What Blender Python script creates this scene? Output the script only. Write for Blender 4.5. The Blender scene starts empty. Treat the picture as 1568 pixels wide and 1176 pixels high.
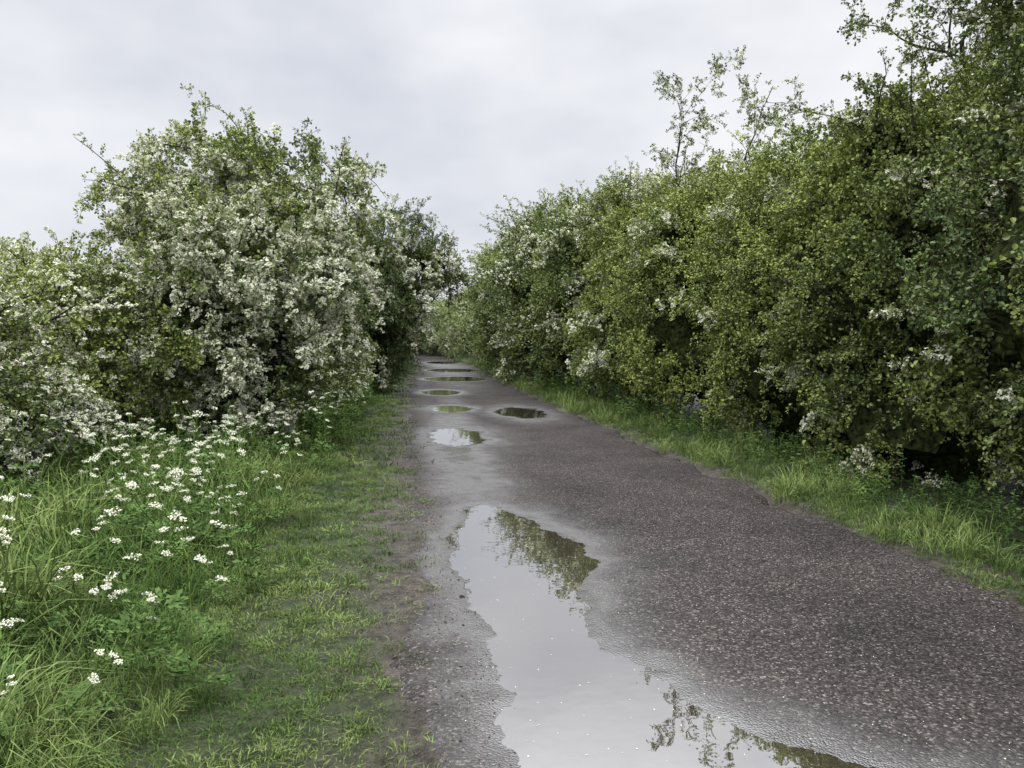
import bpy, bmesh, math, numpy as np
from math import radians, sin, cos, pi
S = bpy.context.scene
S.view_settings.view_transform = 'Standard'
S.view_settings.look = 'None'
S.view_settings.exposure = 0

# ------------------------------------------------------------------ noise
T = np.random.default_rng(3).random(4096)
def vnoise(p, scale, seed=0):
    q = np.asarray(p, float) * scale + seed * 17.31 + 500.0
    i = np.floor(q).astype(np.int64); f = q - i; f = f * f * (3 - 2 * f)
    def h(a, b, c):
        return T[((i[:, 0] + a) * 73856093 ^ (i[:, 1] + b) * 19349663 ^ (i[:, 2] + c) * 83492791) & 4095]
    x, y, z = f[:, 0], f[:, 1], f[:, 2]
    c00 = h(0,0,0)*(1-x)+h(1,0,0)*x; c10 = h(0,1,0)*(1-x)+h(1,1,0)*x
    c01 = h(0,0,1)*(1-x)+h(1,0,1)*x; c11 = h(0,1,1)*(1-x)+h(1,1,1)*x
    return (c00*(1-y)+c10*y)*(1-z) + (c01*(1-y)+c11*y)*z
def n2(x, y, scale, seed=0):
    x = np.asarray(x, float); y = np.asarray(y, float)
    p = np.stack([x.ravel(), y.ravel(), np.zeros(x.size)], 1)
    return vnoise(p, scale, seed).reshape(x.shape)
def sstep(a, b, x):
    t = np.clip((x - a) / (b - a), 0, 1); return t * t * (3 - 2 * t)

# ------------------------------------------------------------------ layout of the lane
def shift(Y):
    Y = np.asarray(Y, float)
    return 0.9*np.exp(-((Y-55)/16)**2) - 0.0003*np.maximum(0, Y-90)**2

PUD_POLY = np.array([(0.40,6.85),(0.29,5.95),(0.34,5.15),(0.42,4.45),(0.42,3.82),(0.40,3.36),(0.42,2.97),(0.5,2.4),(0.8,1.9),
                     (1.6,1.7),(2.3,1.9),(2.2,2.35),(1.80,2.62),(1.55,2.9),(1.33,3.2),(1.17,3.55),(1.05,3.95),(1.05,4.5),(1.20,5.05),(1.36,5.6),(1.30,6.4),(1.05,7.2),(0.72,7.8)])
PUD_ELL = [(0.85,13.5,.45,1.25),(2.62,17.9,.5,1.3),(1.05,19.2,.48,.9),(1.1,25.5,.6,1.3),(2.1,35,1.35,2.2),(2.7,46,1.5,2.8),(2.9,64,1.3,4)]
def poly_sd(X, Y, P):
    d = np.full(X.shape, 1e9); inside = np.zeros(X.shape, bool)
    n = len(P)
    for i in range(n):
        ax, ay = P[i]; bx, by = P[(i+1) % n]
        ex, ey = bx-ax, by-ay
        t = np.clip(((X-ax)*ex+(Y-ay)*ey)/(ex*ex+ey*ey), 0, 1)
        d = np.minimum(d, np.hypot(X-ax-t*ex, Y-ay-t*ey))
        c = ((ay > Y) != (by > Y)) & (X < ex*(Y-ay)/(ey+1e-12)+ax)
        inside ^= c
    return np.where(inside, -d, d)
def pud_sd(X, Y):
    d = poly_sd(X, Y, PUD_POLY)
    for (a, b, rx, ry) in PUD_ELL:
        k = np.hypot((X-a)/rx, (Y-b)/ry)
        d = np.minimum(d, (k-1)*rx*.8)
    return d
WATER = -0.0075
def edge_noise(X, Y):
    return .26*(n2(X*0, Y, 1.1, 6)-.5) + .14*(n2(X, Y, 3.2, 7)-.5) + .09*(n2(X, Y, 10, 8)-.5)
def road_z(X, Y):
    sd = pud_sd(X, Y) + 0.16*(n2(X, Y, 3.4, 1)-.5) + 0.07*(n2(X, Y, 11, 2)-.5)
    s = 1 - sstep(-.22, .22, sd)
    z = 0.004*(n2(X, Y, .9, 3)-.5) + 0.0022*(n2(X, Y, 11, 4)-.5) + 0.0028*(n2(X, Y, 38, 5)-.5) - .015*s
    u = X - shift(Y)
    e = edge_noise(X, Y)
    z = z - .07*sstep(.10, -.20, u+e) - .10*sstep(3.62, 3.95, u+e*1.5)
    return z, sd
def ground_z(X, Y):
    u = X - shift(Y)
    inner = sstep(.06, .50, u+edge_noise(X, Y)*.7) * (1-sstep(3.5, 3.85, u))
    z = -.09*inner
    z = z + (.006 + .035*sstep(-.2, -1.2, u) + .12*sstep(-1.2, -4, u)) + .05*sstep(3.8, 5, u)
    z = z + (1-inner)*(.035*(n2(X, Y, 1.3, 8)-.5) + .04*(n2(X, Y, 5, 9)-.5)*sstep(.2, -.3, u) + .028*(n2(X, Y, 14, 10)-.5))
    z = z - .010*sstep(.35, .1, u)*sstep(-.5, -.1, u)
    return z

# ------------------------------------------------------------------ helpers
def new_mat(name):
    m = bpy.data.materials.new(name); m.use_nodes = True
    nt = m.node_tree; nt.nodes.clear()
    return m, nt, nt.nodes, nt.links
def N(ns, t, **kw):
    n = ns.new(t)
    for k, v in kw.items(): setattr(n, k, v)
    return n
def mesh_obj(name, verts, faces, mats, midx=None, smooth=False, coll=None, parent=None):
    me = bpy.data.meshes.new(name)
    me.from_pydata([tuple(v) for v in verts], [], faces)
    for m in mats: me.materials.append(m)
    if midx is not None: me.polygons.foreach_set('material_index', midx)
    if smooth: me.polygons.foreach_set('use_smooth', [True]*len(faces))
    me.update()
    o = bpy.data.objects.new(name, me)
    (coll or S.collection).objects.link(o)
    if parent: o.parent = parent
    return o
def grid_obj(name, xs, ys, zf, mat, extra=None):
    X, Y = np.meshgrid(xs, ys)
    r = zf(X, Y)
    Z = r[0] if isinstance(r, tuple) else r
    nx, ny = len(xs), len(ys)
    co = np.stack([X, Y, Z], -1).reshape(-1, 3).astype(np.float32)
    idx = np.arange(nx*ny).reshape(ny, nx)
    f = np.stack([idx[:-1,:-1], idx[:-1,1:], idx[1:,1:], idx[1:,:-1]], -1).reshape(-1, 4)
    me = bpy.data.meshes.new(name)
    me.vertices.add(len(co)); me.vertices.foreach_set('co', co.ravel())
    me.loops.add(f.size); me.loops.foreach_set('vertex_index', f.ravel().astype(np.int32))
    me.polygons.add(len(f)); me.polygons.foreach_set('loop_start', np.arange(0, f.size, 4, dtype=np.int32))
    me.polygons.foreach_set('use_smooth', np.ones(len(f), bool))
    me.update(calc_edges=True)
    if extra:
        for k, arr in extra(X, Y, r).items():
            a = me.attributes.new(k, 'FLOAT', 'POINT'); a.data.foreach_set('value', arr.ravel().astype(np.float32))
    me.materials.append(mat)
    o = bpy.data.objects.new(name, me); S.collection.objects.link(o)
    return o

# ------------------------------------------------------------------ materials
def leaf_material(name, dark, light, gloss=.05, rough=.38):
    m, nt, ns, L = new_mat(name)
    out = N(ns, 'ShaderNodeOutputMaterial')
    at = N(ns, 'ShaderNodeAttribute', attribute_type='GEOMETRY', attribute_name='tint')
    sep = N(ns, 'ShaderNodeSeparateXYZ'); L.new(at.outputs['Vector'], sep.inputs[0])
    lv = N(ns, 'ShaderNodeAttribute', attribute_type='GEOMETRY', attribute_name='lv')
    add = N(ns, 'ShaderNodeMath', operation='MULTIPLY_ADD'); L.new(lv.outputs['Fac'], add.inputs[0]); add.inputs[1].default_value = .6
    L.new(sep.outputs['X'], add.inputs[2])
    sub = N(ns, 'ShaderNodeMath', operation='SUBTRACT', use_clamp=True); L.new(add.outputs[0], sub.inputs[0]); sub.inputs[1].default_value = .3
    mx = N(ns, 'ShaderNodeMix', data_type='RGBA'); L.new(sub.outputs[0], mx.inputs['Factor'])
    mx.inputs['A'].default_value = (*dark, 1); mx.inputs['B'].default_value = (*light, 1)
    vm = N(ns, 'ShaderNodeVectorMath', operation='SCALE'); L.new(mx.outputs['Result'], vm.inputs[0]); L.new(sep.outputs['Y'], vm.inputs['Scale'])
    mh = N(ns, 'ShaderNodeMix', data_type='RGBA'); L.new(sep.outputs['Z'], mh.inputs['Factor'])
    L.new(vm.outputs[0], mh.inputs['A']); mh.inputs['B'].default_value = (.33, .38, .27, 1)  # tint Z pales the leaf colour, painting in distance haze
    d = N(ns, 'ShaderNodeBsdfDiffuse'); L.new(mh.outputs['Result'], d.inputs['Color'])
    if gloss > 0:
        g = N(ns, 'ShaderNodeBsdfGlossy'); g.inputs['Roughness'].default_value = rough; g.inputs['Color'].default_value = (.9, .95, .9, 1)
        ms = N(ns, 'ShaderNodeMixShader'); ms.inputs[0].default_value = gloss
        L.new(d.outputs[0], ms.inputs[1]); L.new(g.outputs[0], ms.inputs[2]); L.new(ms.outputs[0], out.inputs[0])
    else: L.new(d.outputs[0], out.inputs[0])
    return m
M_LEAF = leaf_material('hawthorn_leaf', (.074, .120, .038), (.275, .320, .078), .04)
M_GRASS = leaf_material('grass_blade', (.055, .112, .028), (.205, .260, .088), 0)
M_WEED = leaf_material('weed_leaf', (.058, .118, .034), (.155, .225, .072), 0)
def petal_material():
    m, nt, ns, L = new_mat('white_petal')
    out = N(ns, 'ShaderNodeOutputMaterial')
    lv = N(ns, 'ShaderNodeAttribute', attribute_type='GEOMETRY', attribute_name='lv')
    mx = N(ns, 'ShaderNodeMix', data_type='RGBA'); L.new(lv.outputs['Fac'], mx.inputs['Factor'])
    mx.inputs['A'].default_value = (.56, .59, .40, 1); mx.inputs['B'].default_value = (.84, .83, .70, 1)
    d = N(ns, 'ShaderNodeBsdfDiffuse'); L.new(mx.outputs['Result'], d.inputs[0]); L.new(d.outputs[0], out.inputs[0])
    return m
M_PETAL = petal_material()
def bark_material(name, a, bcol, sc=22):
    m, nt, ns, L = new_mat(name)
    out = N(ns, 'ShaderNodeOutputMaterial'); b = N(ns, 'ShaderNodeBsdfDiffuse')
    tc = N(ns, 'ShaderNodeNewGeometry'); nz = N(ns, 'ShaderNodeTexNoise'); nz.inputs['Scale'].default_value = sc; nz.inputs['Detail'].default_value = 3
    L.new(tc.outputs['Position'], nz.inputs['Vector'])
    cr = N(ns, 'ShaderNodeValToRGB'); cr.color_ramp.elements[0].color = (*a, 1); cr.color_ramp.elements[1].color = (*bcol, 1)
    cr.color_ramp.elements[0].position = .35; cr.color_ramp.elements[1].position = .7
    L.new(nz.outputs['Fac'], cr.inputs[0]); L.new(cr.outputs[0], b.inputs['Color'])
    L.new(b.outputs[0], out.inputs[0])
    return m
M_BARK = bark_material('bark', (.025, .022, .016), (.11, .10, .075))
M_CORE = bark_material('core_painted_shade', (.008, .010, .005), (.060, .072, .026), 16)  # dark colour paints in the shade of the bush interior

def asphalt_material():
    m, nt, ns, L = new_mat('wet_asphalt')
    out = N(ns, 'ShaderNodeOutputMaterial'); b = N(ns, 'ShaderNodeBsdfPrincipled')
    geo = N(ns, 'ShaderNodeNewGeometry')
    vo = N(ns, 'ShaderNodeTexVoronoi', feature='F1'); vo.inputs['Scale'].default_value = 88; vo.inputs['Randomness'].default_value = 1
    L.new(geo.outputs['Position'], vo.inputs['Vector'])
    vsep = N(ns, 'ShaderNodeSeparateXYZ'); L.new(vo.outputs['Color'], vsep.inputs[0])
    big = N(ns, 'ShaderNodeTexNoise'); big.inputs['Scale'].default_value = .9; big.inputs['Detail'].default_value = 7; big.inputs['Roughness'].default_value = .70
    L.new(geo.outputs['Position'], big.inputs['Vector'])
    mid = N(ns, 'ShaderNodeTexNoise'); mid.inputs['Scale'].default_value = 30; mid.inputs['Detail'].default_value = 4; mid.inputs['Roughness'].default_value = .75
    L.new(geo.outputs['Position'], mid.inputs['Vector'])
    cr = N(ns, 'ShaderNodeValToRGB'); e = cr.color_ramp
    e.elements[0].position = 0; e.elements[0].color = (.020, .0185, .018, 1)
    e.elements[1].position = 1; e.elements[1].color = (.24, .225, .205, 1)
    x = e.elements.new(.5); x.color = (.043, .0385, .0375, 1)
    x = e.elements.new(.80); x.color = (.076, .068, .065, 1)
    x = e.elements.new(.94); x.color = (.125, .114, .106, 1)
    L.new(vsep.outputs['X'], cr.inputs[0])
    m2 = N(ns, 'ShaderNodeMix', data_type='RGBA', blend_type='MULTIPLY'); m2.inputs['Factor'].default_value = 1
    cr2 = N(ns, 'ShaderNodeValToRGB'); cr2.color_ramp.elements[0].position = .32; cr2.color_ramp.elements[0].color = (.62, .61, .61, 1)
    cr2.color_ramp.elements[1].position = .68; cr2.color_ramp.elements[1].color = (1.3, 1.23, 1.19, 1)
    L.new(big.outputs['Fac'], cr2.inputs[0]); L.new(cr.outputs[0], m2.inputs['A']); L.new(cr2.outputs[0], m2.inputs['B'])
    wet = N(ns, 'ShaderNodeAttribute', attribute_name='wet')
    dk = N(ns, 'ShaderNodeMix', data_type='RGBA'); L.new(wet.outputs['Fac'], dk.inputs['Factor'])
    L.new(m2.outputs['Result'], dk.inputs['A']); dk.inputs['B'].default_value = (.05, .046, .042, 1)
    L.new(dk.outputs['Result'], b.inputs['Base Color'])
    ro = N(ns, 'ShaderNodeMapRange'); L.new(wet.outputs['Fac'], ro.inputs['Value']); ro.inputs['To Min'].default_value = .72; ro.inputs['To Max'].default_value = .14
    L.new(ro.outputs[0], b.inputs['Roughness'])
    sp = N(ns, 'ShaderNodeMapRange'); L.new(wet.outputs['Fac'], sp.inputs['Value']); sp.inputs['To Min'].default_value = 1.2; sp.inputs['To Max'].default_value = 2.8
    L.new(sp.outputs[0], b.inputs['IOR'])
    hh = N(ns, 'ShaderNodeMath', operation='MULTIPLY_ADD'); L.new(vo.outputs['Distance'], hh.inputs[0]); hh.inputs[1].default_value = -1.1; L.new(mid.outputs['Fac'], hh.inputs[2])
    bs = N(ns, 'ShaderNodeMapRange'); L.new(wet.outputs['Fac'], bs.inputs['Value']); bs.inputs['To Min'].default_value = .9; bs.inputs['To Max'].default_value = .18
    bp = N(ns, 'ShaderNodeBump'); bp.inputs['Distance'].default_value = .007
    L.new(bs.outputs[0], bp.inputs['Strength']); L.new(hh.outputs[0], bp.inputs['Height']); L.new(bp.outputs[0], b.inputs['Normal'])
    L.new(b.outputs[0], out.inputs[0])
    return m
def water_material():
    m, nt, ns, L = new_mat('puddle_water')
    out = N(ns, 'ShaderNodeOutputMaterial')
    d = N(ns, 'ShaderNodeBsdfDiffuse'); d.inputs[0].default_value = (.05, .041, .032, 1)
    g = N(ns, 'ShaderNodeBsdfGlossy'); g.inputs['Roughness'].default_value = .012; g.inputs['Color'].default_value = (.92, .92, .93, 1)
    fr = N(ns, 'ShaderNodeFresnel'); fr.inputs['IOR'].default_value = 1.33
    mr = N(ns, 'ShaderNodeMapRange'); mr.inputs['To Min'].default_value = .46; mr.inputs['To Max'].default_value = 1.0
    L.new(fr.outputs[0], mr.inputs['Value'])
    geo = N(ns, 'ShaderNodeNewGeometry'); nz = N(ns, 'ShaderNodeTexNoise'); nz.inputs['Scale'].default_value = 5
    L.new(geo.outputs['Position'], nz.inputs['Vector'])
    bp = N(ns, 'ShaderNodeBump'); bp.inputs['Strength'].default_value = .05; bp.inputs['Distance'].default_value = .02
    L.new(nz.outputs['Fac'], bp.inputs['Height']); L.new(bp.outputs[0], g.inputs['Normal'])
    ms = N(ns, 'ShaderNodeMixShader'); L.new(mr.outputs[0], ms.inputs[0]); L.new(d.outputs[0], ms.inputs[1]); L.new(g.outputs[0], ms.inputs[2])
    L.new(ms.outputs[0], out.inputs[0])
    return m
def ground_material():
    m, nt, ns, L = new_mat('verge_soil')
    out = N(ns, 'ShaderNodeOutputMaterial'); b = N(ns, 'ShaderNodeBsdfPrincipled')
    geo = N(ns, 'ShaderNodeNewGeometry')
    mud = N(ns, 'ShaderNodeAttribute', attribute_name='mud')
    n1 = N(ns, 'ShaderNodeTexNoise'); n1.inputs['Scale'].default_value = 9; n1.inputs['Detail'].default_value = 8; n1.inputs['Roughness'].default_value = .78
    L.new(geo.outputs['Position'], n1.inputs['Vector'])
    vo = N(ns, 'ShaderNodeTexVoronoi'); vo.inputs['Scale'].default_value = 60; L.new(geo.outputs['Position'], vo.inputs['Vector'])
    cm = N(ns, 'ShaderNodeValToRGB'); cm.color_ramp.elements[0].position = .38; cm.color_ramp.elements[0].color = (.026, .021, .015, 1)
    cm.color_ramp.elements[1].position = .64; cm.color_ramp.elements[1].color = (.165, .140, .110, 1)
    L.new(n1.outputs['Fac'], cm.inputs[0])
    cg = N(ns, 'ShaderNodeValToRGB'); cg.color_ramp.elements[0].position = .35; cg.color_ramp.elements[0].color = (.020, .028, .008, 1)
    cg.color_ramp.elements[1].position = .65; cg.color_ramp.elements[1].color = (.075, .098, .032, 1)
    L.new(n1.outputs['Fac'], cg.inputs[0])
    mx = N(ns, 'ShaderNodeMix', data_type='RGBA'); L.new(mud.outputs['Fac'], mx.inputs['Factor']); L.new(cg.outputs[0], mx.inputs['A']); L.new(cm.outputs[0], mx.inputs['B'])
    L.new(mx.outputs['Result'], b.inputs['Base Color'])
    b.inputs['Roughness'].default_value = .45
    hh = N(ns, 'ShaderNodeMath', operation='MULTIPLY_ADD'); L.new(vo.outputs['Distance'], hh.inputs[0]); hh.inputs[1].default_value = -.5; L.new(n1.outputs['Fac'], hh.inputs[2])
    bp = N(ns, 'ShaderNodeBump'); bp.inputs['Distance'].default_value = .05; bp.inputs['Strength'].default_value = 1
    L.new(hh.outputs[0], bp.inputs['Height']); L.new(bp.outputs[0], b.inputs['Normal']); L.new(b.outputs[0], out.inputs[0])
    return m
def simple_mat(name, col):
    m, nt, ns, L = new_mat(name)
    out = N(ns, 'ShaderNodeOutputMaterial'); b = N(ns, 'ShaderNodeBsdfDiffuse')
    nz = N(ns, 'ShaderNodeTexNoise'); nz.inputs['Scale'].default_value = 60
    geo = N(ns, 'ShaderNodeNewGeometry'); L.new(geo.outputs['Position'], nz.inputs['Vector'])
    cr = N(ns, 'ShaderNodeValToRGB'); cr.color_ramp.elements[0].position = .35; cr.color_ramp.elements[1].position = .65
    cr.color_ramp.elements[0].color = (*[c*.5 for c in col], 1); cr.color_ramp.elements[1].color = (*[c*1.4 for c in col], 1)
    L.new(nz.outputs['Fac'], cr.inputs[0]); L.new(cr.outputs[0], b.inputs['Color'])
    L.new(b.outputs[0], out.inputs[0]); return m
M_STONE = simple_mat('gravel_stone', (.12, .105, .092))
M_STEM = simple_mat('green_stem', (.12, .19, .05))

# ------------------------------------------------------------------ ground, road, puddles
def spaced(segs):
    out = []
    for a, b, s in segs: out += list(np.arange(a, b, s))
    return np.array(out)
gx = spaced([(-3000,-300,300),(-300,-60,30),(-60,-12,4),(-12,-2.4,.3),(-2.4,.72,.028),(.72,3.4,.3),(3.4,5,.05),(5,12,.4),(12,60,4),(60,300,30),(300,3001,300)])
gy = [-3000,-1000,-300,-100,-40,-20,-10,-5,-2,0]
y = 1.0
while y < 180: gy.append(y); y += max(.028, y*.008)
gy += [200,260,400,800,1500,3000]; gy = np.array(gy, float)
def g_extra(X, Y, r):
    u = X - shift(Y) + .45*(n2(X, Y, 1.1, 20)-.5) + .5*(n2(X, Y, 4, 21)-.5)
    return {'mud': np.clip(sstep(-.62, -.10, u), 0, 1)*(1-sstep(3.9, 4.1, u))}
grid_obj('ground', gx, gy, ground_z, ground_material(), g_extra)
rx = np.arange(-.3, 5.2, .022)
ry = list(np.arange(-8, 1.6, .1)); y = 1.6
while y < 175: ry.append(y); y += max(.02, y*.0032)
def r_extra(X, Y, r):
    sd = r[1]; nn = n2(X, Y, 2.2, 30); n3 = n2(X, Y, 9, 31)
    w = np.exp(-np.maximum(0, sd)/.17)*(.65+.6*nn)
    for (a, b, p, q, k) in [(.72, 11.2, .40, 1.9, 1.0), (.72, 8.9, .42, 1.2, .7), (.9, 15.8, .45, 2.4, .6),(1.2,22,.4,3.5,.3),(2.0,30,1.0,5,.2),(2.4,41,1.5,6,.4),(2.7,55,1.6,9,.5)]:
        w = np.maximum(w, k*np.exp(-(((X-a)/p)**2+((Y-b)/q)**2))*(.6+.8*nn))
    u = X-shift(Y)
    w = np.maximum(w, .14*np.exp(-((u-.55)/.4)**2)*(.4+nn))
    w = w*(.55+.9*n3)
    return {'wet': np.clip(w, 0, 1)}
grid_obj('road', rx, np.array(ry), road_z, asphalt_material(), r_extra)
M_WATER = water_material()
def puddle(x0, x1, y0, y1):
    v = [(x0,y0,WATER),(x1,y0,WATER),(x1,y1,WATER),(x0,y1,WATER)]
    mesh_obj('puddle', v, [(0,1,2,3)], [M_WATER])
puddle(.20, 2.5, 1.5, 8.05)
for (a, b, p, q) in PUD_ELL: puddle(a-p-.25, a+p+.25, b-q-.3, b+q+.3)

# ------------------------------------------------------------------ prototypes
class MB:
    def __init__(s): s.v=[]; s.f=[]; s.m=[]; s.lv=[]
    def add(s, pts, faces, mi, lv=.5):
        o = len(s.v); s.v += [tuple(p) for p in pts]
        for f in faces: s.f.append(tuple(i+o for i in f)); s.m.append(mi); s.lv.append(lv)
    def obj(s, name, mats, coll=None, smooth=False, parent=None):
        o = mesh_obj(name, s.v, s.f, mats, s.m, smooth, coll, parent)
        a = o.data.attributes.new('lv', 'FLOAT', 'FACE'); a.data.foreach_set('value', s.lv)
        return o
def unit(v): v = np.asarray(v, float); return v/(np.linalg.norm(v)+1e-9)
def nrm(v): return v/(np.linalg.norm(v, axis=1, keepdims=True)+1e-9)
def frame(d, up=(0,0,1)):
    d = unit(d); s = np.cross(up, d)
    if np.linalg.norm(s) < 1e-3: s = np.array([1., 0, 0])
    s = unit(s); return d, s, np.cross(d, s)
def tube(mb, pts, rad, sides=5, mi=0):
    pts = np.asarray(pts, float); n = len(pts); V = []
    for i in range(n):
        d = pts[min(i+1, n-1)]-pts[max(i-1, 0)]
        _, s, t = frame(d, (.13, .21, .97))
        for k in range(sides):
            a = 2*pi*k/sides; V.append(pts[i]+rad[i]*(cos(a)*s+sin(a)*t))
    F = [(i*sides+k, i*sides+(k+1)%sides, (i+1)*sides+(k+1)%sides, (i+1)*sides+k) for i in range(n-1) for k in range(sides)]
    mb.add(V, F, mi)
def leaf(mb, p, d, L, W, mi, r, fold=.2, lod=0):
    d, s, n = frame(d, unit(np.array([0,0,1])+r.normal(0, .45, 3)))
    p = np.asarray(p)
    if lod:
        P = [p, p+d*L*.55+s*W*.45+n*W*fold, p+d*L, p+d*L*.55-s*W*.45+n*W*fold]
        mb.add(P, [(0,1,2),(0,2,3)], mi, r.random())
    else:
        P = [p, p+d*L*.35+s*W*.40+n*W*fold, p+d*L*.75+s*W*.40+n*W*fold, p+d*L, p+d*L*.75-s*W*.40+n*W*fold, p+d*L*.35-s*W*.40+n*W*fold]
        mb.add(P, [(0,1,2,3),(0,3,4,5)], mi, r.random())
def corymb(mb, c, d, R, r, nf=11, fs=.0112, lod=0):
    d, s, t = frame(d)
    if lod: nf = 5; fs = .019
    for k in range(nf):
        a = r.random()*2*pi; q = R*math.sqrt(r.random())
        o = c+(s*cos(a)+t*sin(a))*q+d*(R*.55*(1-(q/R)**2)+r.normal(0, .003))
        nn = unit(d+(s*cos(a)+t*sin(a))*.7*q/R+r.normal(0, .25, 3)); _, s2, t2 = frame(nn)
        f = fs*r.uniform(.8, 1.25); ns_ = 4 if lod else 5
        mb.add([o+f*(s2*cos(2*pi*j/ns_+a)+t2*sin(2*pi*j/ns_+a)) for j in range(ns_)], [tuple(range(ns_))], 1, r.random())
def sprig(name, seed, nleaf, bloom, coll, lod=0):
    r = np.random.default_rng(seed); mb = MB(); Lg = .26
    at = lambda t: np.array([t*Lg, .03*sin(t*3+seed), .03*sin(t*4+seed*2)])
    tube(mb, [at(0), at(.5), at(1)], [.004,.003,.001], 3, 2)
    sides = []
    for k in range(6):
        t = r.uniform(.1, .9); a = r.uniform(-pi, pi); dd = unit([.8, cos(a), .8*sin(a)+.25]); l = r.uniform(.04, .10)
        e = at(t)+dd*l; sides.append((at(t), e, dd))
        if not lod: tube(mb, [at(t), e], [.002, .001], 3, 2)
    for k in range(nleaf):
        if r.random() < .45:
            p = at(r.uniform(.05, 1)); base = np.array([.5, 0, 0])
        else:
            a0, e, dd = sides[r.integers(6)]; p = a0+(e-a0)*r.uniform(.3, 1); base = dd*.6
        d = unit(base+r.normal(0, .8, 3)+np.array([.1, 0, .05]))
        L = r.uniform(.034, .060)*(1.25 if lod else 1); leaf(mb, p+d*.008, d, L, L*r.uniform(.75, .98), 0, r, lod=lod)
    for k in range(bloom):
        if k < 6: a0, e, dd = sides[k]; p = e
        else: p = at(r.uniform(.1, 1))+r.normal(0, .02, 3)
        corymb(mb, p+np.array([0, 0, .02]), unit(np.array([.1, 0, 1.])+r.normal(0, .5, 3)), r.uniform(.026, .040), r, lod=lod)
    return mb.obj(name, [M_LEAF, M_PETAL, M_BARK], coll)
C_SPRIG = bpy.data.collections.new('hawthorn_sprigs')
for i in range(4): sprig('a_leafy_sprig_%d' % i, 100+i, 20, 0, C_SPRIG)
for i in range(4): sprig('b_blossom_sprig_%d' % i, 200+i, 9, 12, C_SPRIG)
C_SPRIG2 = bpy.data.collections.new('hawthorn_sprigs_distant')
for i in range(4): sprig('a_leafy_far_%d' % i, 120+i, 16, 0, C_SPRIG2, 1)
for i in range(4): sprig('b_blossom_far_%d' % i, 220+i, 9, 7, C_SPRIG2, 1)

def grass_tuft(name, seed, nb, rad, h0, h1, w, coll, lean=.5, seg=2):
    r = np.random.default_rng(seed); mb = MB()
    for k in range(nb):
        a = r.random()*2*pi; q = rad*math.sqrt(r.random()); p = np.array([q*cos(a), q*sin(a), -.01])
        b = a+r.normal(0, .9); out = np.array([cos(b), sin(b), 0]); s = np.array([-sin(b), cos(b), 0])
        H = r.uniform(h0, h1); ln = lean*r.uniform(.2, 1.3); ww = w*r.uniform(.6, 1.3)
        P = []; ts = ((0, .8), (.5, 1)) if seg == 2 else ((0, .8), (.4, 1), (.75, .8))
        for t, wf in ts:
            c = p+out*H*ln*t**2+np.array([0, 0, H*(t-.3*ln*t*t*t)]); P += [c-s*ww*wf/2, c+s*ww*wf/2]
        P.append(p+out*H*ln*1.05+np.array([0, 0, H*(1-.48*ln)]))
        mb.add(P, [(0,1,3,2),(2,3,4)] if seg == 2 else [(0,1,3,2),(2,3,5,4),(4,5,6)], 0, r.random())
    return mb.obj(name, [M_GRASS], coll)
C_TALL = bpy.data.collections.new('tall_grass_tufts')
for i in range(5): grass_tuft('tall_%d' % i, 300+i, 36, .11, .08, .22+.05*i, .0050, C_TALL, .9, 3)
C_SHORT = bpy.data.collections.new('short_grass_tufts')
for i in range(5): grass_tuft('short_%d' % i, 320+i, 28, .06, .010, .05, .0038, C_SHORT, .9)

def weed(name, seed, coll):
    r = np.random.default_rng(seed); mb = MB()
    for st in range(3):
        H = r.uniform(.18, .42); a = r.random()*6.3; b = np.array([cos(a)*.04, sin(a)*.04, 0]); top = b*3+np.array([0, 0, H])
        tube(mb, [b, (b+top)/2, top], [.003,.0025,.0015], 3, 1)
        for k in range(8):
            t = .25+.75*k/7; p = b+(top-b)*t
            for sgn in (0, pi):
                aa = k*1.57+sgn+r.normal(0, .2); d = unit([cos(aa), sin(aa), .25-.5*(1-t)])
                L = r.uniform(.035, .068)*(1.15-t*.5); leaf(mb, p, d, L, L*.6, 0, r, .15)
    return mb.obj(name, [M_WEED, M_STEM], coll)
C_WEED = bpy.data.collections.new('weed_plants')
for i in range(5): weed('weed_%d' % i, 340+i, C_WEED)

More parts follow.
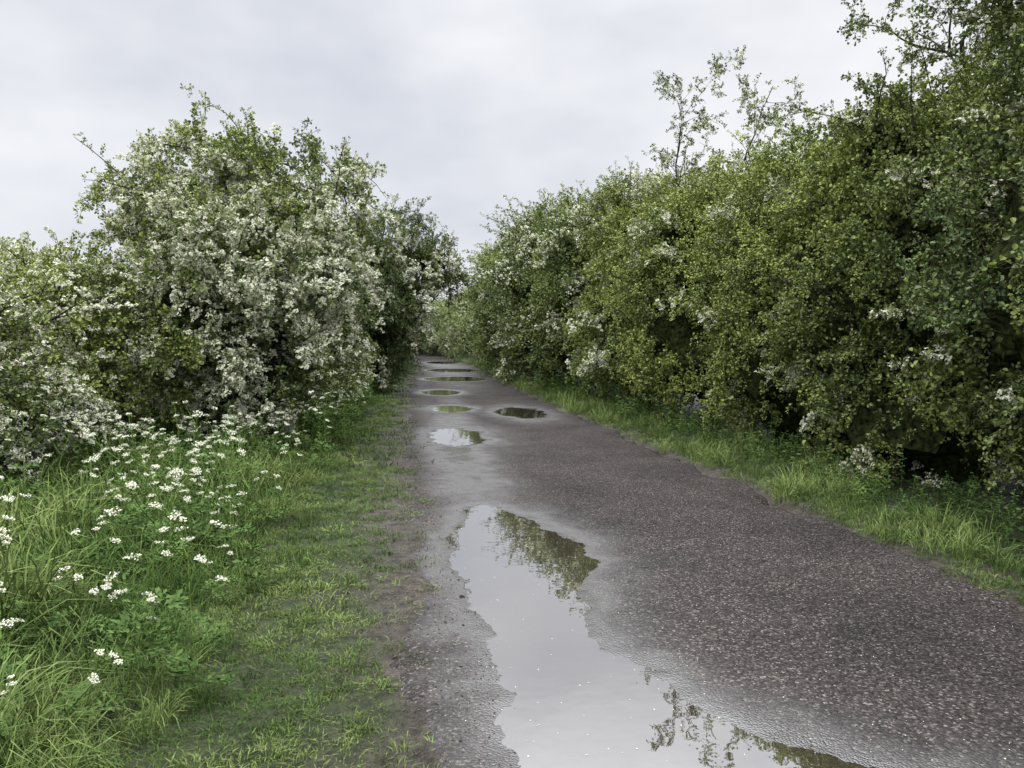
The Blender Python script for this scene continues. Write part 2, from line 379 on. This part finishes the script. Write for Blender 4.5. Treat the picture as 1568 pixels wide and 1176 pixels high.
def parsley(name, seed, coll):
    r = np.random.default_rng(seed); mb = MB(); H = r.uniform(.48, .72)
    def at(t): return np.array([.05*sin(t*2+seed), .05*cos(t*1.7+seed)-.05, t*H])
    tube(mb, [at(t) for t in np.linspace(0, 1, 6)], [.005,.0045,.004,.0035,.003,.002], 4, 1)
    heads = [(at(1), np.array([0, 0, 1.]))]
    for k in range(r.integers(3, 6)):
        t = r.uniform(.5, .95); a = r.random()*6.3; d = unit([cos(a), sin(a), 1.1]); l = r.uniform(.10, .24)
        e = at(t)+d*l; tube(mb, [at(t), at(t)+d*l*.5+np.array([0,0,-.01]), e], [.003,.002,.0015], 3, 1); heads.append((e, unit(d+r.normal(0, .3, 3)+np.array([0, 0, 1.5]))))
    for c, d in heads:
        _, s, t2 = frame(d)
        R = r.uniform(.016, .034)
        for k in range(12):
            a = k*2.4; q = R*math.sqrt((k+.5)/12); e = c+(s*cos(a)+t2*sin(a))*q+d*(.026+r.normal(0, .003))
            tube(mb, [c, e], [.0008, .0006], 3, 1)
            for j in range(5):
                o = e+r.normal(0, .0038, 3); nn = unit(d+r.normal(0, .45, 3)); _, u1, u2 = frame(nn); f = .0045
                mb.add([o+u1*f, o+u2*f, o-u1*f, o-u2*f], [(0,1,2,3)], 2, r.random())
    for k in range(7):
        a = r.random()*6.3; t = r.uniform(.02, .5); d = unit([cos(a), sin(a), .55]); l = r.uniform(.14, .26); b = at(t)
        for j in range(7):
            u = (j+2)/8; p = b+d*l*u+np.array([0, 0, -.12*u*u])
            for sg in (-1, 1):
                dd = unit(d*.7+sg*np.cross(d, [0, 0, 1])*(1.0)); L = .06*(1.25-u)
                for jj in range(3):
                    leaf(mb, p+dd*L*jj*.5, unit(dd+r.normal(0, .5, 3)*[1,1,.4]), L*.75, L*.38, 0, r, .1, 1)
    return mb.obj(name, [M_WEED, M_STEM, M_PETAL], coll)
C_PARS = bpy.data.collections.new('cow_parsley_plants')
for i in range(6): parsley('parsley_%d' % i, 360+i, C_PARS)
C_STONE = bpy.data.collections.new('gravel_stones')
for i in range(4):
    r = np.random.default_rng(400+i); mb = MB()
    P = [unit(v)*r.uniform(.7, 1.1)*np.array([1, .8, .55]) for v in [(1,0,0),(-1,0,0),(0,1,0),(0,-1,0),(0,0,1),(0,0,-1)]]
    mb.add(P, [(0,2,4),(2,1,4),(1,3,4),(3,0,4),(2,0,5),(1,2,5),(3,1,5),(0,3,5)], 0)
    mb.obj('stone_%d' % i, [M_STONE], C_STONE)
C_PET = bpy.data.collections.new('petals')
for i in range(2):
    mb = MB(); mb.add([(cos(a)*(1 if k % 2 else .8), sin(a)*.8, .12*sin(a*2+i)) for k, a in enumerate(np.linspace(0, 2*pi, 7)[:-1])], [(0,1,2,3,4,5)], 0, .7); mb.obj('petal_%d' % i, [M_PETAL], C_PET)

groups = {}
def scatter_group(coll):
    if coll.name in groups: return groups[coll.name]
    ng = bpy.data.node_groups.new('scatter_'+coll.name, 'GeometryNodeTree')
    ng.interface.new_socket('Geometry', in_out='INPUT', socket_type='NodeSocketGeometry')
    ng.interface.new_socket('Geometry', in_out='OUTPUT', socket_type='NodeSocketGeometry')
    ns, L = ng.nodes, ng.links
    gi = ns.new('NodeGroupInput'); go = ns.new('NodeGroupOutput')
    ci = ns.new('GeometryNodeCollectionInfo'); ci.inputs['Collection'].default_value = coll
    ci.inputs['Separate Children'].default_value = True; ci.inputs['Reset Children'].default_value = True
    ip = ns.new('GeometryNodeInstanceOnPoints'); ip.inputs['Pick Instance'].default_value = True
    def na(nm, ty):
        n = ns.new('GeometryNodeInputNamedAttribute'); n.data_type = ty; n.inputs['Name'].default_value = nm; return n.outputs['Attribute']
    L.new(gi.outputs[0], ip.inputs['Points']); L.new(ci.outputs[0], ip.inputs['Instance'])
    L.new(na('idx', 'INT'), ip.inputs['Instance Index']); L.new(na('rot', 'FLOAT_VECTOR'), ip.inputs['Rotation']); L.new(na('scl', 'FLOAT'), ip.inputs['Scale'])
    rl = ns.new('GeometryNodeRealizeInstances')
    L.new(ip.outputs[0], rl.inputs[0]); L.new(rl.outputs[0], go.inputs[0])
    groups[coll.name] = ng; return ng
STAT = {}
def scatter(name, coll, P, rot, scl, idx, tint, parent=None):
    n = len(P); STAT[coll.name] = STAT.get(coll.name, 0)+n
    me = bpy.data.meshes.new(name); me.vertices.add(n); me.vertices.foreach_set('co', np.asarray(P, np.float32).ravel())
    for k, ty, f, arr in (('rot','FLOAT_VECTOR','vector',rot),('tint','FLOAT_VECTOR','vector',tint),('scl','FLOAT','value',scl)):
        a = me.attributes.new(k, ty, 'POINT'); a.data.foreach_set(f, np.asarray(arr, np.float32).ravel())
    a = me.attributes.new('idx', 'INT', 'POINT'); a.data.foreach_set('value', np.asarray(idx, np.int32))
    o = bpy.data.objects.new(name, me); S.collection.objects.link(o)
    if parent: o.parent = parent
    md = o.modifiers.new('scatter', 'NODES'); md.node_group = scatter_group(coll)
    return o
def rot_to(D, roll):
    D = nrm(D)
    return np.stack([roll, -np.arcsin(np.clip(D[:,2], -1, 1)), np.arctan2(D[:,1], D[:,0])], 1)

# ------------------------------------------------------------------ bushes
_bm = bmesh.new(); bmesh.ops.create_icosphere(_bm, subdivisions=4, radius=1)
ICO_V = np.array([v.co[:] for v in _bm.verts]); ICO_F = [tuple(v.index for v in f.verts) for f in _bm.faces]; _bm.free()
def bush(name, lumps, base, scale=1., bloom=.2, tx=.4, br=1., haze_tint=0., dens=9.0, nshoot=30, shootL=(.4, 1.0), gap=.3, droop=0., seed=0, auto=8, stems=4, fill=.05, side=0, rag=1.0, blen=(.35, .75), core=.46, clump=1.9, top=2.2):
    r = np.random.default_rng(seed+1000)
    lumps = [tuple(map(float, l)) for l in lumps]
    c0 = lumps[0]
    for k in range(auto):
        a = r.random()*2*pi; uz = r.uniform(-.6, .95); h = math.sqrt(1-uz*uz*.8)
        if side and cos(a)*side > .3: a += pi
        f = r.uniform(.26, .42)
        lumps.append((c0[0]+c0[3]*.8*h*cos(a), c0[1]+c0[4]*.8*h*sin(a), c0[2]+c0[5]*.8*uz, c0[3]*f, c0[4]*f, c0[5]*f*.8))
    Ps, Ns = [], []
    Lm = np.array(lumps)
    wood = MB()
    def disp(p, R):
        return (((vnoise(p, 1.0/scale**.5, seed)-.5)*.9+(vnoise(p, 2.7/scale**.5, seed+5)-.5)*.4)*min(1., R.min()*.6)*rag)[:, None]
    for i, l in enumerate(Lm):
        c, R = l[:3], l[3:]
        area = 4*pi*(((R[0]*R[1])**1.6+(R[0]*R[2])**1.6+(R[1]*R[2])**1.6)/3)**(1/1.6)
        n = int(area*dens/scale**2)+4
        u = nrm(r.normal(size=(n, 3)))
        def shape(u):
            if i == 0:
                hor = np.sqrt(np.maximum(1-np.abs(u[:,2])**5, 0)); hh = np.linalg.norm(u[:,:2], axis=1)+1e-6
                lo = u[:,2] < 0; k = np.where(lo, hor/hh, 1); return np.stack([u[:,0]*k, u[:,1]*k, u[:,2]], 1)
            return u
        nr = nrm(u/R)
        p = c+R*shape(u)
        p += nr*disp(p, R)
        if R.min() > .6:   # rough solid core added inside, its dark colour standing in for shade
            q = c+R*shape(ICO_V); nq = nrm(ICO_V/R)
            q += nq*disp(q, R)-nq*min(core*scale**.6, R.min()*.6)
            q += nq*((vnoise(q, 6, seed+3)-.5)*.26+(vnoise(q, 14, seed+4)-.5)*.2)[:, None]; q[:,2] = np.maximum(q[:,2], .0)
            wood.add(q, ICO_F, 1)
        p -= nr*np.minimum(r.uniform(.12, .46, n)*scale**.6, R.min()*.6)[:, None]
        ins = np.zeros(n, bool)
        for j, m in enumerate(Lm):
            if j == i: continue
            ins |= np.linalg.norm((p-m[:3])/m[3:], axis=1) < .74
        keep = np.where(ins, r.random(n) < fill, True)
        g = vnoise(p, 1.7/scale**.5, seed+9); keep &= (g > gap) | (r.random(n) < .35)
        keep &= p[:,2] > .08
        if side: keep &= ~((nr[:,0]*side > .35) & (r.random(n) < .8))
        if Lm[0][1] > 15: keep &= ~((nr[:,1] > .55) & (nr[:,2] < .3) & (r.random(n) < .8))
        Ps.append(p[keep]); Ns.append(nr[keep])
    A = np.concatenate(Ps); An = np.concatenate(Ns)
    nb = len(A); K = 8
    bl_len = r.uniform(*blen, nb)*scale**.75
    ptop = np.where(An[:,2] > .3, top, .7)
    isl = r.random(nb) < nshoot/max(nb, 1)*ptop
    isl &= An[:,2] > -.3
    bl_len = np.where(isl, r.uniform(*shootL, nb)+.3*scale, bl_len)
    d = nrm(An*.75+np.array([0, 0, .30])+r.normal(0, .42, (nb, 3)))
    p = A.copy(); st = (bl_len/K)[:, None]
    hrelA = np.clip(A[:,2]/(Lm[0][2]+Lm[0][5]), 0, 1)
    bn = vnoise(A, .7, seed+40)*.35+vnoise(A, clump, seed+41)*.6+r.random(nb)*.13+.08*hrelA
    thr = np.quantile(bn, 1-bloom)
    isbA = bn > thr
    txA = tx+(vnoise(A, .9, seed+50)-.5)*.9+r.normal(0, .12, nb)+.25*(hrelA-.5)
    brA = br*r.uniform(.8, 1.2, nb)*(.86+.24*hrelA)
    Pl, Dl, Sl, Il, Tl = [], [], [], [], []
    lines = [p.copy()]
    for q in range(K):
        t = (q+1)/K
        d = nrm(d+np.array([0, 0, -1.])*((.05+.16*droop+.10*t)*np.where(isl, .6, 1))[:, None]+r.normal(0, .12, (nb, 3)))
        p = p+d*st; p[:,2] = np.maximum(p[:,2], .12); lines.append(p.copy())
        Pl.append(p.copy()); Dl.append(nrm(d*.75+r.normal(0, .55, (nb, 3))+np.array([0, 0, .15]))); Sl.append(scale*r.uniform(.7, 1.15, nb)*(1.15-.5*t)*np.where(isl, .8, 1))
        bq = isbA & (t > .2) & (r.random(nb) < .92) | (r.random(nb) < bloom*.05)
        Il.append(r.integers(0, 4, nb)+4*bq); Tl.append(np.stack([txA+.12*(t-.5), brA*(.88+.2*t), np.full(nb, haze_tint)], 1))
    P = np.concatenate(Pl); D = np.concatenate(Dl); SC = np.concatenate(Sl); idx = np.concatenate(Il); tint = np.concatenate(Tl); tint[:,0] = np.clip(tint[:,0], 0, 1.2)
    n = len(P)
    for k in np.where(isl)[0][:200]:
        tube(wood, [lines[q][k] for q in range(0, K+1, 2)], list(np.linspace(.012, .003, 5)*scale**.5), 4)
    b0 = np.array([base[0], base[1], float(ground_z(np.array([[base[0]]]), np.array([[base[1]]]))[0, 0])-.1])
    for k in range(stems):
        tgt = Lm[k % len(Lm)][:3]+r.normal(0, .15, 3) if k else Lm[0][:3]+[0, 0, Lm[0][5]*.5]
        s_ = b0+np.array([r.normal(0, .15), r.normal(0, .2), 0]); mid = (s_+tgt)/2+r.normal(0, .22, 3); rd = .045*r.uniform(.8, 1.6)
        pts = [s_, s_*.6+mid*.4+r.normal(0, .06, 3), mid, mid*.5+tgt*.5+r.normal(0, .1, 3), tgt]
        tube(wood, pts, [rd, rd*.85, rd*.7, rd*.5, rd*.3], 6)
        for q in range(8):
            s0 = pts[2]+(pts[4]-pts[2])*r.random(); e = P[r.integers(n)]
            if np.linalg.norm(e-s0) < 2.2: tube(wood, [s0, (s0+e)/2+r.normal(0, .12, 3), e], [.02, .014, .006], 4)
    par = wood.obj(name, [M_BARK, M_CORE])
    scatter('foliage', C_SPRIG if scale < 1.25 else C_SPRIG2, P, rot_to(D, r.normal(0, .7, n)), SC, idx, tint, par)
    return par

# left side --------------------------------------------------------
bush('hawthorn_tree', [(-2.45,11.9,2.25,1.25,1.5,1.80),(-.90,11.5,3.45,.5,.6,.36),(-1.30,12.2,4.10,.5,.6,.35),(-2.95,12,4.25,.5,.6,.40),(-3.6,11.8,3.5,.5,.7,.42),(-2.2,12,4.25,.4,.5,.32),
     (-3.0,10.6,2.1,.7,.55,.6),(-1.9,10.5,2.6,.7,.55,.5),(-1.6,10.8,1.5,.6,.7,.55),(-3.4,10.8,1.2,.7,.6,.55),(-1.1,11.2,2.6,.45,.6,.4)],
     (-2.4,12.2), bloom=.56, tx=.42, br=1.0, nshoot=110, shootL=(.3, .75), droop=.4, seed=1, auto=7, stems=11, gap=.33, rag=1.3, dens=12, clump=2.2, top=1.8)
bush('hawthorn_bush', [(-4.9,8.5,1.3,1.25,1.6,1.10),(-4.05,8.7,1.6,.6,.7,.5),(-3.9,8.1,.9,.6,.7,.5),(-4.7,9.4,2.0,.6,.7,.4),(-4.1,7.4,1.2,.6,.6,.6)], (-4.9,8.5), bloom=.40, tx=.6, nshoot=60, shootL=(.3,.6), droop=.5, seed=2, gap=.28, dens=12, clump=2.2)
bush('hawthorn_bush', [(-5.2,11.6,1.4,1.3,1.7,1.3),(-4.4,11,2.0,.7,.8,.5)], (-5,11.6), bloom=.25, tx=.75, nshoot=30, shootL=(.3,.6), seed=3, dens=11)
bush('hawthorn_bush', [(-5.8,4.6,1.1,1.4,1.9,1.0)], (-5.6,4.6), scale=1.4, bloom=.25, tx=.5, nshoot=15, seed=4)
bush('hawthorn_bush', [(-2.6,16.8,2.0,1.5,2.2,1.9),(-1.6,16,2.9,.7,.8,.5)], (-2.6,16.8), scale=1.15, bloom=.20, tx=.35, br=.9, nshoot=40, seed=5, dens=11)
bush('hawthorn_bush', [(-6.2,16.5,1.5,2.2,2.6,1.4)], (-6.2,16.5), scale=1.6, bloom=.3, tx=.5, nshoot=15, seed=6)
bush('hawthorn_tree', [(-1.7,25,2.8,2.0,2.6,2.6),(.7,24.5,4.1,1.0,1.1,.7),(1.3,25,3.4,.5,.7,.4),(-.5,24,5.0,1.0,1.0,.6),(-2.2,23.2,4.2,1.0,.9,.7),(-.1,23.5,3.1,.9,.9,.8)],
     (-1.9,25.2), scale=1.2, bloom=.22, tx=.25, br=.82, nshoot=110, shootL=(.4, 1.0), droop=.5, seed=7, stems=8, dens=10)
bush('hawthorn_bush', [(-2.2,33,2.6,1.9,4.2,2.4)], (-2.2,33), scale=1.8, bloom=.12, tx=.3, br=.85, haze_tint=.02, nshoot=30, seed=8, dens=11)
bush('hawthorn_bush', [(-2.0,42,2.5,2.1,5.2,2.4)], (-2,42), scale=2.2, bloom=.1, tx=.3, br=.85, haze_tint=.04, nshoot=25, seed=9, dens=11)
# right side -------------------------------------------------------
RS = [ # X, Y, rx, ry, h, scale, bloom, tx, br, haze
 (6.5,2.2,1.6,2.0,4.2,1.4,.04,.45,.95,0),
 (6.5,5.6,1.7,1.8,4.5,1.0,.09,.45,.92,0),
 (6.5,8.6,1.7,1.8,4.5,1.0,.08,.55,.98,0),
 (6.5,11.6,1.8,1.9,4.6,1.05,.10,.70,1.06,0),
 (6.4,15.0,1.9,2.1,4.9,1.15,.08,.82,1.08,0),
 (6.3,19.0,1.9,2.4,5.4,1.24,.11,.70,1.06,0),
 (6.2,23.8,2.0,2.9,6.0,1.45,.24,.42,1.0,0),
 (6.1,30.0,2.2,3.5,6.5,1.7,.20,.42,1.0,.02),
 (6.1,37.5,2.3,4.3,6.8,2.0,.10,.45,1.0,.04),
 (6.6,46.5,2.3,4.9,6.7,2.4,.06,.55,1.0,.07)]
for i, (X, Y, a, b, h, sc, bl, tx, br, hz) in enumerate(RS):
    bush('hawthorn_bush', [(X,Y,h*.5,a,b,h*.5),(X-1.1,Y+.3,h*.35,.8,1.0,.8*h/5),(X-1.0,Y-.9,h*.6,.8,.9,.7*h/5),(X-.2,Y-.6,h*.86,.9,1.1,.5*h/5)], (X, Y), scale=sc, bloom=bl, tx=tx, br=br, haze_tint=hz,
         nshoot=80, shootL=(.3, .75*sc), seed=20+i, auto=9, gap=.26, side=1, rag=1.35, dens=11.5, clump=3)
# far lane
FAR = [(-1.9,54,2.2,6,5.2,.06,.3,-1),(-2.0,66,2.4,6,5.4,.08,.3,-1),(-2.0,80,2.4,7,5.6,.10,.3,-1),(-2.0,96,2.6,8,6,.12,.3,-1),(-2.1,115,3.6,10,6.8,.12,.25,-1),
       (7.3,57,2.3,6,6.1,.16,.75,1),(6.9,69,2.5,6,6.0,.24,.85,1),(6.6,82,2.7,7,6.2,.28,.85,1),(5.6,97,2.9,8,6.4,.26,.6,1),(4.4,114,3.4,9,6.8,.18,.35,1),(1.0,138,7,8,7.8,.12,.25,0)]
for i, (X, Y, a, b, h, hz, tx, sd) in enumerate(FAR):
    bush('hawthorn_bush', [(X,Y,h*.5,a,b,h*.5),(X-(1 if X>3 else -1)*1.2,Y-2,h*.6,1.2,2,1.1)], (X, Y), scale=2.8, bloom=.04, tx=tx, br=1.0 if X > 3 else .82, haze_tint=hz, nshoot=15, shootL=(.6,1.2), seed=50+i, auto=6, side=sd, dens=11)

# open branches against the sky ---------------
def open_tree(name, base, seed, limbs, wn=(2, 3), prob=(.8, .6), sc=(.6, 1.0), bl=.12, tx=.4):
    r = np.random.default_rng(seed); wood = MB(); sp, sd_, ss = [], [], []
    def grow(p, d, L, rad, lvl, pull):
        n = max(4, int(L/.16)); pts = [p.copy()]; rs = [rad]; st = L/n
        for q in range(n):
            d = unit(d+pull*.10+r.normal(0, .13, 3)); p = p+d*st; pts.append(p.copy()); rs.append(rad*(1-.75*(q+1)/n))
            if (lvl >= 1 and q > 0) or (lvl == 0 and rad < .04 and q > n*.45):
                for w in range(wn[1] if lvl == 2 else wn[0]):
                    sp.append(p+r.normal(0, .03, 3)); sd_.append(unit(d*.5+r.normal(0, .6, 3))); ss.append(r.uniform(*sc))
            if lvl < 2 and q > (1 if lvl == 0 else 0) and r.random() < prob[lvl]:
                dd = unit(d*.6+r.normal(0, .7, 3)+np.array([0, 0, .1]))
                grow(p.copy(), dd, L*r.uniform(.22, .42), rad*(1-.75*(q+1)/n)*.6, lvl+1, np.array([0, 0, -.5]))
        tube(wood, pts, rs, 6 if lvl == 0 else 4)
    b = np.array(base, float)
    for (p0, d, L, rad, pull) in limbs: grow(b+np.array(p0), unit(d), L, rad, 0, np.array(pull, float))
    par = wood.obj(name, [M_BARK], smooth=True); n = len(sp)
    P = np.array(sp); idx = r.integers(0, 4, n)+4*(r.random(n) < bl)
    tint = np.stack([np.clip(tx+(vnoise(P, .9, 77)-.5)*.6, 0, 1), r.uniform(.75, 1.05, n), np.zeros(n)], 1)
    scatter('foliage', C_SPRIG, P, rot_to(np.array(sd_), r.normal(0, .8, n)), np.array(ss), idx, tint, par)
open_tree('hawthorn_tree', (7.0, 7.4, 0), 5, [
    ((0,0,0), (.0,.0,1), 5.2, .10, (0,0,.3)), ((.2,.1,0), (.1,.15,1), 6.2, .11, (0,0,.3)), ((0,-.3,.5), (.0,-.2,1), 4.8, .08, (0,-.1,.5)),
    ((.1,.2,4.0), (.3,.5,.9), 2.3, .04, (.2,.4,0)), ((0,0,3.8), (.3,-.7,.8), 2.4, .04, (0,-.6,0)), ((0,-.2,4.6), (0,-.3,1), 2.2, .035, (0,-.3,.3)), ((-.5,-.2,4.0), (0,-.2,1), 2.0, .028, (0,-.1,.4)),
    ((.1,0,5.0), (.1,.2,1), 2.0, .035, (0,0,.2)), ((-.6,-.5,3.4), (-.1,-.3,.9), 1.7, .028, (0,-.1,.2)),
    ((0,-.1,4.9), (-.85,0,.42), 2.5, .026, (-1.3,0,-.05)), ((0,0,5.3), (-.8,-.1,.45), 1.9, .022, (-1.2,0,0))], prob=(.68, .45))
open_tree('hawthorn_sapling', (6.3, 16.5, 0), 9, [((0,0,3.6), (-.15,0,1), 3.5, .03, (-.05,0,.9)), ((0,-.6,3.6), (.30,-.1,1), 3.4, .03, (.3,-.2,.8)), ((.2,.8,3.8), (.0,.2,1), 2.3, .03, (0,.2,.8)), ((-.1,1.6,3.8), (-.2,.3,1), 2.5, .03, (-.2,.2,.8))],
    wn=(1, 2), prob=(.6, .3), sc=(.6, 1.0), bl=.3)

# ------------------------------------------------------------------ grass & herbs
def area_pts(u0, u1, bands, r):
    P, SC = [], []
    for (y0, y1, dens, sc) in bands:
        n = int((u1-u0)*(y1-y0)*dens); Y = r.uniform(y0, y1, n); U = r.uniform(u0, u1, n); X = U+shift(Y)
        P.append(np.stack([X, Y, ground_z(X, Y), U], 1)); SC.append(np.full(n, sc))
    return np.concatenate(P), np.concatenate(SC)
def zrot(n, r, t=.12): return np.stack([r.normal(0, t, n), r.normal(0, t, n), r.uniform(0, 6.28, n)], 1)
def grass(name, coll, u0, u1, bands, tx, br, seed, edge=None, hmod=None):
    r = np.random.default_rng(seed); P, SC = area_pts(u0, u1, bands, r)
    k = np.ones(len(P), bool); nz = vnoise(P[:,:3]*[1,1,0], 1.4, seed); nf = vnoise(P[:,:3]*[1,1,0], 6, seed+1)
    if edge is not None: k &= edge(P[:,3], nz, nf, r)
    P, SC, nz, nf = P[k], SC[k], nz[k], nf[k]; n = len(P)
    s = SC*r.uniform(.65, 1.3, n)*(.6+.8*nz)
    if hmod is not None: s = s*hmod(P[:,3], P[:,1])
    tint = np.stack([np.clip(tx+(nz-.5)*1.1+(nf-.5)*.7+r.normal(0, .12, n), 0, 1.2), br*r.uniform(.75, 1.15, n)*(.7+.6*nf), np.zeros(n)+np.clip((P[:,1]-30)/150, 0, .3)], 1)  # last tint channel puts distance haze into the grass colour
    scatter(name, coll, P[:,:3], zrot(n, r, .2), s, r.integers(0, 5, n), tint)
grass('tall_grass', C_TALL, -6.0, -.72, [(1.2,6,80,1.15),(6,12,46,1.25),(12,24,18,1.7),(24,60,5,2.4)], .45, 1.0, 500,
      edge=lambda u, a, b, r: (u < -.88-.6*(a-.5)-.5*(b-.5)), hmod=lambda u, y: .45+.65*sstep(-.9, -1.8, u))
sp_ = [(1.2,5,560,1.0),(5,10,300,1.35),(10,22,90,2.1),(22,70,16,3.8)]
grass('short_grass', C_SHORT, -1.5, .32, sp_, .48, 1.0, 510,
      edge=lambda u, a, b, r: r.random(len(u)) < np.clip(sstep(.22, -.66, u+.7*(a-.5)+1.1*(b-.5))*1.15, .04, 1)*(b*.8+.35))
grass('verge_grass', C_TALL, 3.66, 4.9, [(1.5,8,70,.8),(8,16,48,.85),(16,32,20,1.15),(32,70,6,1.9)], .58, 1.08, 520,
      edge=lambda u, a, b, r: (u > 3.84-.5*(a-.5)-.3*(b-.5)) & (r.random(len(u)) < .45+.55*sstep(.3,.6,a)))
grass('verge_clover', C_SHORT, 3.5, 4.4, [(1.5,8,230,1.3),(8,20,95,1.8),(20,70,20,3.2)], .5, 1.0, 530,
      edge=lambda u, a, b, r: (u > 3.72-.45*(a-.5)-.25*(b-.5)) & (r.random(len(u)) < .8))
grass('nettle_patch', C_WEED, -5.5, -1.1, [(2,8,10,.8),(8,12,26,1.05),(12,16,18,1.1),(16,30,6,1.5)], .45, 1.0, 540,
      edge=lambda u, a, b, r: (a > .38) & (u < -1.3-.9*b))
grass('bramble_patch', C_WEED, 4.3, 5.2, [(3,10,18,.9),(10,22,9,1.1),(22,50,3,1.6)], .4, .95, 550)
def parsley_patch(seed):
    r = np.random.default_rng(seed); P = []
    for (cx, cy, sx, sy, n, s) in [(-1.75,2.75,.35,.25,13,.9),(-2.1,3.8,.6,.8,24,1.0),(-1.45,5.2,.30,1.1,22,1.05),(-3.0,6.0,.8,1.2,30,1.1),(-2.0,8.3,.5,1.0,22,1.15),(-1.5,12,.35,2,40,1.15),(-1.3,17,.3,2,75,1.2),(-1.05,23,.3,3,70,1.3),(-1.0,31,.3,4,45,1.5)]:
        for k in range(n): P.append((r.normal(cx, sx), r.normal(cy, sy), s))
    P = np.array(P); P = P[(P[:,0] < -.95) & (P[:,1] > 2.2)]; X, Y = P[:,0], P[:,1]; n = len(P)
    scatter('cow_parsley', C_PARS, np.stack([X, Y, ground_z(X, Y)], 1), zrot(n, r, .14), P[:,2]*r.uniform(.65, 1.2, n), r.integers(0, 6, n),
            np.stack([r.uniform(.3, .7, n), r.uniform(.9, 1.1, n), np.zeros(n)], 1))
parsley_patch(601)
r = np.random.default_rng(700); P, SC = area_pts(-.7, .7, [(1.5,5,1300,1),(5,10,450,1.3),(10,20,60,2)], r)
k = r.random(len(P)) < np.exp(-((P[:,3]-.12)/.28)**2); P, SC = P[k], SC[k]; n = len(P)
rz, _ = road_z(P[:,0], P[:,1]); P[:,2] = np.maximum(P[:,2], rz)+.001
k = P[:,2] > WATER; P, SC = P[k], SC[k]; n = len(P)
scatter('gravel', C_STONE, P[:,:3], zrot(n, r, .6), SC*r.lognormal(-5.45, .5, n), r.integers(0, 4, n), np.zeros((n, 3)))
n = 1100; X = r.uniform(.2, 3.7, n); Y = 1.6+r.exponential(5, n); rz, sdd = road_z(X, Y)
scatter('fallen_petals', C_PET, np.stack([X, Y, np.maximum(rz, WATER)+.0025], 1), zrot(n, r, .2), r.uniform(.0016, .0038, n), r.integers(0, 2, n), np.zeros((n, 3)))

# ------------------------------------------------------------------ sky & light
w = bpy.data.worlds.new('World'); S.world = w; w.use_nodes = True; nt = w.node_tree; ns, L = nt.nodes, nt.links; ns.clear()
out = N(ns, 'ShaderNodeOutputWorld'); bg1 = N(ns, 'ShaderNodeBackground'); bg2 = N(ns, 'ShaderNodeBackground'); ad = N(ns, 'ShaderNodeAddShader')
sky = N(ns, 'ShaderNodeTexSky', sky_type='NISHITA'); sky.sun_disc = False; sky.sun_elevation = radians(52); sky.sun_rotation = radians(-25)
L.new(sky.outputs[0], bg1.inputs[0]); bg1.inputs[1].default_value = .006
tc = N(ns, 'ShaderNodeTexCoord'); sx = N(ns, 'ShaderNodeSeparateXYZ'); L.new(tc.outputs['Generated'], sx.inputs[0])
mp = N(ns, 'ShaderNodeMapping'); mp.inputs['Scale'].default_value = (1, 1, 2.0); mp.inputs['Location'].default_value = (.3, .1, .2); L.new(tc.outputs['Generated'], mp.inputs[0])
nz = N(ns, 'ShaderNodeTexNoise'); nz.inputs['Scale'].default_value = 2.6; nz.inputs['Detail'].default_value = 4; nz.inputs['Roughness'].default_value = .52
L.new(mp.outputs[0], nz.inputs['Vector'])
cr = N(ns, 'ShaderNodeValToRGB'); e = cr.color_ramp
e.elements[0].position = .34; e.elements[0].color = (.64, .665, .73, 1); e.elements[1].position = .64; e.elements[1].color = (.90, .905, .93, 1)
L.new(nz.outputs['Fac'], cr.inputs[0])
mr = N(ns, 'ShaderNodeMapRange', interpolation_type='SMOOTHSTEP'); L.new(sx.outputs['Z'], mr.inputs['Value'])
mr.inputs['From Min'].default_value = .36; mr.inputs['From Max'].default_value = .9; mr.inputs['To Min'].default_value = 1; mr.inputs['To Max'].default_value = 4.4
L.new(cr.outputs[0], bg2.inputs[0]); L.new(mr.outputs[0], bg2.inputs[1])
L.new(bg1.outputs[0], ad.inputs[0]); L.new(bg2.outputs[0], ad.inputs[1]); L.new(ad.outputs[0], out.inputs[0])
sl = bpy.data.lights.new('sun', 'SUN'); sl.energy = 1.0; sl.angle = radians(30); sl.color = (1, .975, .94)
so = bpy.data.objects.new('sun', sl); S.collection.objects.link(so); so.rotation_euler = (radians(38), 0, radians(-25))

cam = bpy.data.cameras.new('camera'); co = bpy.data.objects.new('camera', cam); S.collection.objects.link(co)
co.location = (0, 0, 1.6); co.rotation_euler = (radians(87.0), 0, radians(-7.64)); cam.sensor_width = 36; cam.lens = 27.7; cam.clip_start = .05; cam.clip_end = 6000
S.camera = co
print('INSTANCES', STAT)
